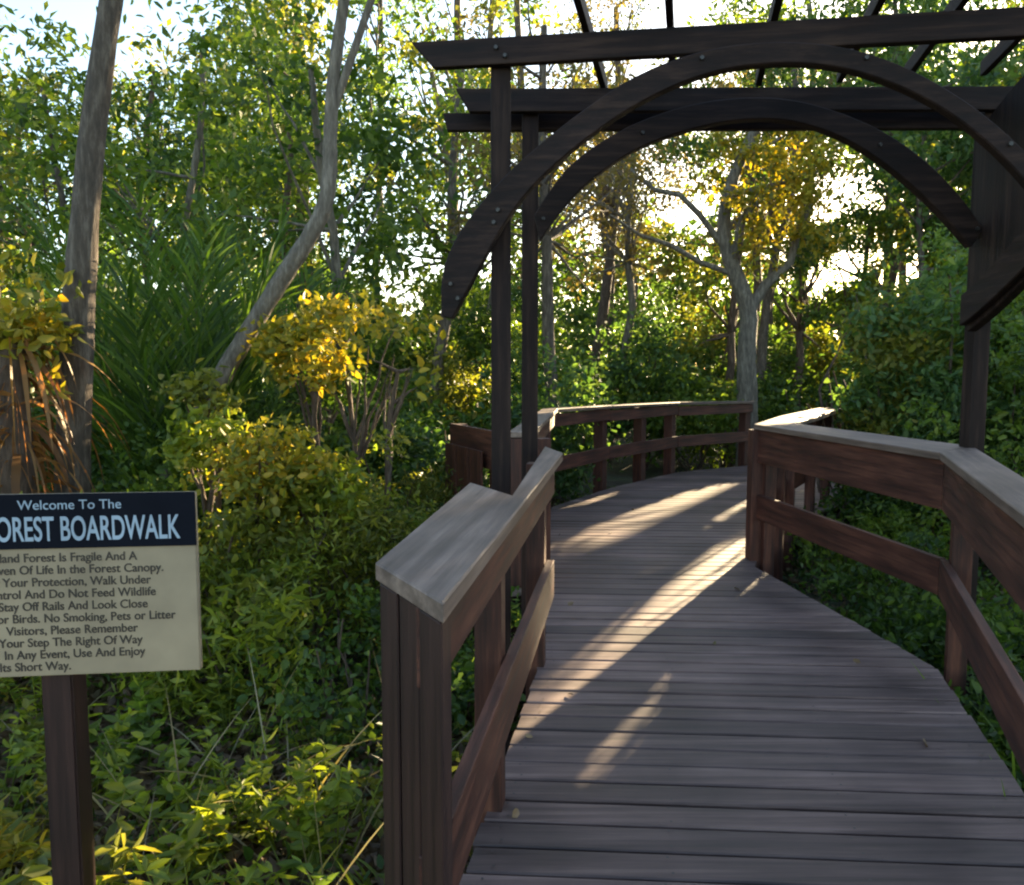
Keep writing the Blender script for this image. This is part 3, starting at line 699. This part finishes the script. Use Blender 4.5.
def far_woods():
    P = []
    n = 70000; az = rng.uniform(-.95, 1.15, n); rr = rng.uniform(35, 47, n)
    top = 8.2+2.2*np.sin(az*9+1)+1.6*np.sin(az*23+2)+1.0*np.sin(az*51)
    top = np.where((az > .02) & (az < .30), top*.95, top); top = np.where((az < -.48) | ((az > -.14) & (az < .02)), top*.62, top)
    z = top*rng.uniform(0, 1, n)**.9-.3
    P = np.stack([np.sin(az)*rr, np.cos(az)*rr, z], 1); P = P[sun_open(P)]
    me = leaf_mesh('far_woods', P, .42, .55); o = link('far_woods', me, L_DARK); o['kind'] = 'stuff'
far_woods()

# ================================================================== PLANTS NEAR THE WALK
SUNNY = {}
def low_plant(name, base, h, n, label, group, lm, leaf=.06, spread=.25, aspect=.3, cat='plant'):
    """herb: several arching stems carrying leaves along their length"""
    base = Vector(base); t = thing(name, base, label, cat, group); P = []; Dm = []; st = []
    for i in range(n):
        a = rnd.uniform(0, 2*math.pi); L0 = h*rnd.uniform(.6, 1.15); out = rnd.uniform(.15, 1)*spread
        b0 = Vector((math.cos(a)*spread*.35*rnd.random(), math.sin(a)*spread*.35*rnd.random(), -.03)); tip = b0+Vector((math.cos(a)*out, math.sin(a)*out, L0)); pts = []
        for j in range(7):
            u = j/6; q = b0.lerp(tip, u); q.z = b0.z+(tip.z-b0.z)*math.sin(u*1.35)/math.sin(1.35)+rnd.uniform(-.01, .01); pts.append(q)
            if j > 0:
                for k in range(rnd.randint(2, 5)):
                    th = rnd.uniform(0, 2*math.pi); P.append(q[:]); Dm.append((math.cos(th), math.sin(th), .25))
        st.append((pts, [.0045*(1-.7*j/6) for j in range(7)]))
    link('stems', tubes('stems', st, 4), lm, t)
    P = np.array(P); Dm = np.array(Dm); ok_ = off_walk(P+np.array(base)); P = P[ok_]; Dm = Dm[ok_]
    link('foliage', leaf_mesh('foliage', np.array(P), leaf, aspect, .1, np.array(Dm), .3), lm, t)
    return t
def grass_tuft(name, base, h, n, label, group, lm, wid=.012, cat='grass tuft', spread=.12, up=2.2, droop=1.1):
    base = Vector(base); t = tag(link(name, blades(name, [((rnd.gauss(0, spread*.4), rnd.gauss(0, spread*.4), -.03), (rnd.gauss(0, 1), rnd.gauss(0, 1), up), h*rnd.uniform(.6, 1.2), wid*rnd.uniform(.7, 1.2), droop*rnd.uniform(.5, 1.4)) for _ in range(n)]), lm, None, base), label, cat, group)
    return t
def gpt(px, Y):
    x = (px-512)/F*Y; return (x, Y, gz(x, Y))
# golden shrub and its neighbours
def crown_bush(name, px, py, Y, rad, label, lm, nclu=20, per=60, cr=.22, leaf=.085, aspect=.5, bk=B_BROWN, lo=.2, base_px=None):
    c = ony(px, py, Y); b = Vector(gpt(base_px or px, Y)); top = Vector((c.x, c.y, c.z))
    return tree(name, (b.x, b.y, b.z-.05), top, .035, c, rad, label, cat='shrub', nclu=nclu, per=per, cr=cr, leaf=leaf, lm=lm, bk=bk, nlimb=10, lo=lo, limb_r=.5, aspect=aspect)
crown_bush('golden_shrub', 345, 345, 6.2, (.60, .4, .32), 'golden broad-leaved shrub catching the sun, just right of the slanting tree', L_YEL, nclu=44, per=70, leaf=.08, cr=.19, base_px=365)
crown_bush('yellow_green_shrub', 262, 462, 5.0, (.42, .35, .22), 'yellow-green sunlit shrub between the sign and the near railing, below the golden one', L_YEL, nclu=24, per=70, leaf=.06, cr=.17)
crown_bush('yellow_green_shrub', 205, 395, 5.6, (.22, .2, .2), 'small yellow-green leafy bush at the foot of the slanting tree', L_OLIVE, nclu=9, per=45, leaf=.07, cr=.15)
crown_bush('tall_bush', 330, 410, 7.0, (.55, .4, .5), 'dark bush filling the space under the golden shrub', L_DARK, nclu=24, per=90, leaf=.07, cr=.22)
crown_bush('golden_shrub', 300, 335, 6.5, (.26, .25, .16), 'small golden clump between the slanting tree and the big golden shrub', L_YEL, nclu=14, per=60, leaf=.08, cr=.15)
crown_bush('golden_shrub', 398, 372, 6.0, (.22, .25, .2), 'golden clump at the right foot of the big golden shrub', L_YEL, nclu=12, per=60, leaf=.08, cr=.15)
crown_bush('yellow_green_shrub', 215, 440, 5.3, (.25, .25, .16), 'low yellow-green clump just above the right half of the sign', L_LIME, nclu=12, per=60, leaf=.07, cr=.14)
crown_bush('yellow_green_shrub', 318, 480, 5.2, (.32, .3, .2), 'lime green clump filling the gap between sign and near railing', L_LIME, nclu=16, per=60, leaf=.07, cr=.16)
# palm with long upright fronds
def palm(name, px, Y, n, h, label, lm, wid, group=None, up=3.0, droop=.55, spread=.2, base_z=0):
    b = gpt(px, Y); t = thing(name, b, label, 'palm', group)
    for i in range(n):
        a = 2*math.pi*i/n+rnd.uniform(-.3, .3); d = Vector((math.cos(a), math.sin(a), up*rnd.uniform(.6, 1.3))).normalized()
        rib = blade_geo((math.cos(a)*.06, math.sin(a)*.06, base_z), d, h*rnd.uniform(.75, 1.15), .02, droop)
        V, Q = rib; V = [Vector(v) for v in V]; mid = [(V[2*j]+V[2*j+1])/2 for j in range(len(V)//2)]
        specs = []
        for j in range(34):
            u = .12+.86*j/33; f = u*(len(mid)-1); k = min(len(mid)-2, int(f)); p = mid[k].lerp(mid[k+1], f-k); tg = (mid[k+1]-mid[k]).normalized()
            sd = tg.cross(Vector((rnd.gauss(0, .15), rnd.gauss(0, .15), 1))).normalized()
            for sgn in (-1, 1): specs.append((p, (tg*1.5+sd*sgn*.8+Vector((0, 0, .1))), h*.30*math.sin(math.pi*(.15+.8*u))*rnd.uniform(.8, 1.15)+.05, wid, .5*rnd.uniform(.4, 1.6), 4))
        me = blades('frond', specs); o = len(me.vertices)
        link('frond', me, lm, t)
    link('stem', tubes('stem', [([Vector((0, 0, -.1)), Vector((0, 0, base_z+.12))], [.09, .06])]), B_BROWN, t)
    return t
palm('fan_palm', 168, 7.1, 17, 3.1, 'tall palm with long upright dark green fronds between the leaning trunk and the slanting tree', L_DARK, .028, up=5.4, droop=.3)
palm('fan_palm', 228, 8.2, 12, 2.9, 'smaller long-fronded palm behind the slanting forked tree', L_BLUE, .03, up=4.2, droop=.45)
# dead-frond skirt at the left edge
b = gpt(12, 5.1); t = thing('dead_palm', b, 'orange-brown hanging dead fronds on a palm stem at the left of the leaning trunk', 'palm')
link('trunk', tubes('trunk', [([Vector((0, 0, -.1)), Vector((.02, 0, 1.1)), Vector((0, .02, 2.1))], [.12, .10, .08])]), B_BROWN, t)
sp = []
for i in range(150):
    z = rnd.uniform(1.0, 2.15); a = rnd.uniform(0, 6.28); r = .08
    sp.append(((math.cos(a)*r, math.sin(a)*r, z), (math.cos(a)*.8+rnd.gauss(0, .3), math.sin(a)*.8+rnd.gauss(0, .3), rnd.uniform(-.5, .6)), rnd.uniform(.35, .95), rnd.choice((.018, .03, .05)), rnd.uniform(1.8, 4.0), 7))
link('dead_fronds', blades('dead_fronds', sp), L_ORG, t)
P, _ = clusters((ony(28, 330, 5.1)-Vector(b)), (.24, .2, .42), 16, 34, .14, .1); link('vine_leaves', leaf_mesh('vine_leaves', P, .085, .5), L_YEL, t)
# bush belt left of the walk
spots = [(20, 4.6, 1.0, L_OLIVE), (110, 4.5, .95, L_DARK), (215, 4.3, .8, L_LIME), (300, 4.9, 1.0, L_LIME), (372, 5.2, 1.1, L_OLIVE), (420, 5.7, 1.15, L_MID), (455, 6.3, 1.1, L_DARK), (395, 6.9, 1.5, L_DARK), (445, 7.6, 1.6, L_BLUE), (335, 5.7, 1.35, L_LIME), (365, 5.5, 1.5, L_OLIVE), (310, 5.6, 1.3, L_LIME), (265, 4.7, .95, L_LIME), (240, 4.9, 1.1, L_OLIVE), (410, 6.4, 1.5, L_OLIVE),
         (350, 3.9, .7, L_DARK), (405, 4.1, .8, L_DARK), (440, 4.6, .8, L_MID), (60, 6.2, 1.6, L_DARK), (140, 5.6, 1.3, L_MID), (235, 6.6, 1.5, L_DARK), (290, 7.2, 1.7, L_BLUE), (-40, 5.5, 1.4, L_OLIVE),
         (480, 5.4, .7, L_DARK), (500, 4.9, .6, L_MID), (515, 6.6, .8, L_DARK), (500, 7.9, 1.4, L_DARK)]
for px, Y, h, lm in spots:
    nm = {L_DARK: 'dark green', L_MID: 'mid green', L_BLUE: 'blue-green', L_OLIVE: 'olive', L_LIME: 'lime green'}[lm]
    shrub('leafy_bush', gpt(px, Y), h, .34+.06*Y*.8, f'{nm} leafy bush', 'leafy bushes beside the near railing', nclu=24, per=rnd.choice((45, 70, 95)), cr=.18, leaf=rnd.choice((.045, .06, .075, .10)), aspect=rnd.choice((.22, .35, .5, .65)), lm=lm)
# right-hand side, seen over and between the rails
for px, Y, h, lm in ((815, 8.4, .8, L_DARK), (868, 6.8, .7, L_MID), (905, 5.8, .6, L_DARK), (930, 7.6, 1.3, L_DARK), (1010, 6.6, 2.3, L_MID), (1060, 7.4, 2.6, L_MID), (985, 8.6, 2.3, L_DARK), (870, 8.9, 1.6, L_OLIVE), (1010, 4.6, .5, L_DARK), (960, 5.0, .45, L_DARK), (1080, 5.2, 1.1, L_MID), (1120, 6.3, 2.4, L_DARK), (880, 5.1, .3, L_DARK), (1100, 3.9, .6, L_DARK), (1040, 3.4, .3, L_DARK), (940, 9.6, 2.5, L_BLUE), (1030, 10, 3.0, L_DARK)):
    nm = {L_DARK: 'dark green', L_MID: 'mid green', L_BLUE: 'blue-green', L_OLIVE: 'olive', L_LIME: 'lime green'}[lm]
    shrub('leafy_bush', gpt(px, Y), h, .30+.055*Y, f'{nm} leafy bush', 'leafy bushes outside the right-hand railing', nclu=24, per=85, cr=.18, leaf=.06, lm=lm)
for px, Y, h, r, lm in ((835, 9.3, 2.6, .75, L_MID), (880, 8.6, 2.9, .8, L_OLIVE), (925, 8.2, 3.1, .85, L_BLUE), (965, 9.0, 3.4, .9, L_MID), (905, 10.4, 3.8, 1.0, L_DARK), (1010, 8.0, 3.2, .9, L_MID), (855, 11.0, 3.3, .9, L_BLUE), (1075, 8.6, 3.8, 1.0, L_DARK), (1150, 8.0, 3.6, 1.1, L_DARK), (1130, 6.2, 2.6, .8, L_DARK)):
    nm = {L_DARK: 'dark green', L_MID: 'mid green', L_BLUE: 'blue-green', L_OLIVE: 'olive'}[lm]
    shrub('tall_bush', gpt(px, Y), h, r, f'{nm} tall full bush', 'tall bushes beyond the right-hand railing', nclu=52, per=95, cr=.27, leaf=.085, lm=lm, nst=9)
# herbs in the left foreground
k = 0
for Y, sp in ((1.75, .30), (2.1, .30), (2.45, .32), (2.8, .34), (3.2, .36), (3.65, .4), (4.1, .45)):
    x = -Y*.80
    xr = interp(LEFT, Y, 0)-.18
    while x < xr:
        xx = x+rnd.uniform(-.12, .12); yy = Y+rnd.uniform(-.15, .15); x += sp
        if xx > -.28 and yy < 2.0: continue
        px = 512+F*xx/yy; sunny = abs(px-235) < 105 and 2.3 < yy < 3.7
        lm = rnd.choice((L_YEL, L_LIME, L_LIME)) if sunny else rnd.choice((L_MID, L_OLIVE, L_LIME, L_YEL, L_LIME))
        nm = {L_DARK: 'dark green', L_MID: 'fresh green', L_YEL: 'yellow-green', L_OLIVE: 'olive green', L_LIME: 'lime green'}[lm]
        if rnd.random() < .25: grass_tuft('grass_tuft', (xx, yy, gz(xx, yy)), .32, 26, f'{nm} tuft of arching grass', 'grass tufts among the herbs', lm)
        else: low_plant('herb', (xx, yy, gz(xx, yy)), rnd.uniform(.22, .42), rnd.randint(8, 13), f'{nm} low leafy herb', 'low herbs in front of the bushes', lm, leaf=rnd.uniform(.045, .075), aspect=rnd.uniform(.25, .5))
for px, Y in ((1012, 3.0), (1040, 2.7), (990, 3.5), (1030, 3.3)):
    grass_tuft('grass_tuft', gpt(px+18, Y), .5, 34, 'fresh green tuft of arching grass', 'grass tufts outside the right-hand railing', L_MID, .014)
for i in range(20):
    Y = rnd.uniform(2.2, 4.6); x = rnd.uniform(-.72*Y, interp(LEFT, Y, 0)-.4)
    grass_tuft('dry_stalk_tuft', (x, Y, gz(x, Y)), rnd.uniform(.35, .75), 7, 'straw-coloured dry stalks', 'dry stalks among the herbs', L_STRAW, .007, cat='dead plant', spread=.2, up=1.6, droop=.7)
# ground litter
def litter():
    P = np.stack([np.concatenate([rng.uniform(-7, 7, 30000), rng.uniform(-3.6, .3, 26000)]), np.concatenate([rng.uniform(1, 11, 30000), rng.uniform(1.2, 4.6, 26000)]), np.zeros(56000)], 1)
    keep = np.array([not (interp(LEFT, p[1], 0)-.02 < p[0] < interp(RIGHT, p[1], 0)+.02) for p in P]); P = P[keep]
    P[:, 2] = [gz(p[0], p[1])+rnd.uniform(.01, .045) for p in P]
    Dm = rng.normal(size=P.shape); Dm[:, 2] *= .25
    o = link('leaf_litter', leaf_mesh('leaf_litter', P, .07, .5, 0, Dm, .05), L_ORG2); o['kind'] = 'stuff'
L_ORG2 = leafmat('litter_leaf', [(.06, .035, .02), (.12, .075, .04), (.2, .13, .07), (.05, .07, .02)], trans=.1)
litter()
P = np.array([(x, y, .008) for x, y in ((.35, 4.9), (1.5, 5.3), (.0, 2.5), (1.75, 3.9), (.9, 7.2), (1.3, 8.4), (.28, 3.5), (1.62, 3.0), (1.1, 4.2), (.05, 3.1), (1.9, 9.3), (.6, 6.3))])
Dm = rng.normal(size=P.shape); Dm[:, 2] = 0
o = link('fallen_leaves', leaf_mesh('fallen_leaves', P, .05, .5, 0, Dm, .02), L_ORG2); o['kind'] = 'stuff'
def ground_cover():
    n = 42000; P = np.stack([rng.uniform(-8, 8, n), rng.uniform(1, 12, n), np.zeros(n)], 1)
    keep = np.array([not (interp(LEFT, p[1], 0)-.05 < p[0] < interp(RIGHT, p[1], 0)+.05) for p in P]); P = P[keep]
    P[:, 2] = [gz(p[0], p[1])+rnd.uniform(.0, .13) for p in P]
    o = link('ground_cover', leaf_mesh('ground_cover', P, .06, .42, -.1), L_DARK); o['kind'] = 'stuff'
ground_cover()
# ================================================================== LABELS: where each repeat stands
LAND = [(-400, 0, 'beyond the left edge'), (0, 55, 'left of the leaning trunk'), (55, 110, 'straight behind the trail sign'), (110, 165, 'just right of the leaning trunk'), (165, 235, 'behind the tall palm fronds'),
        (235, 320, 'behind the slanting forked tree'), (320, 400, 'behind the golden shrub'), (400, 492, 'left of the slim pergola posts'), (492, 545, 'behind the slim pergola posts'), (545, 640, 'under the left half of the arches'),
        (640, 725, 'left of the twisted tree'), (725, 800, 'beside the twisted tree'), (800, 880, 'under the right half of the arches'), (880, 975, 'left of the right-hand pergola post'), (975, 1500, 'right of the right-hand pergola post')]
def relabel():
    from collections import defaultdict
    bpy.context.view_layer.update()
    tb = defaultdict(list)
    for o in C.objects:
        if o.parent is None and 'group' in o and o.get('category') in ('tree', 'shrub', 'plant', 'grass tuft', 'dead plant'):
            x, y, z = o.location; px = 512+F*x/max(y, .1)
            land = next((t for a, b, t in LAND if a <= px < b), 'at the edge')
            far = 'near the walk' if y < 4.2 else 'close behind' if y < 8.8 else 'in the middle distance' if y < 14 else 'farther back' if y < 20 else 'at the very back'
            cat = o['category']; head = ' '.join(o['label'].split()[:1 if cat != 'x' else 1])
            base = o['label']
            for cut in (' behind the boardwalk', ' standing in the shade', ' in the thicket', ' undergrowth plant'): base = base.split(cut)[0]
            base = {'tree': base, 'shrub': base, 'plant': base, 'grass tuft': base, 'dead plant': base}[cat]
            tb[(base, land, far)].append((px, o))
    ORD = ['leftmost', 'second', 'third', 'fourth', 'fifth', 'sixth', 'seventh', 'eighth', 'ninth', 'tenth']
    for (base, land, far), L in tb.items():
        L.sort(key=lambda q: q[0])
        for i, (px, o) in enumerate(L):
            extra = '' if len(L) == 1 else (', '+ORD[min(i, 9)]+(' from the left' if i else ' of them'))
            txt = f'{base}, {far}, {land}{extra}'
            wds = txt.split()
            if len(wds) > 16: txt = f'{base}, {land}{extra}' if len(f'{base}, {land}{extra}'.split()) <= 16 else ' '.join(wds[:16])
            o['label'] = txt
relabel()
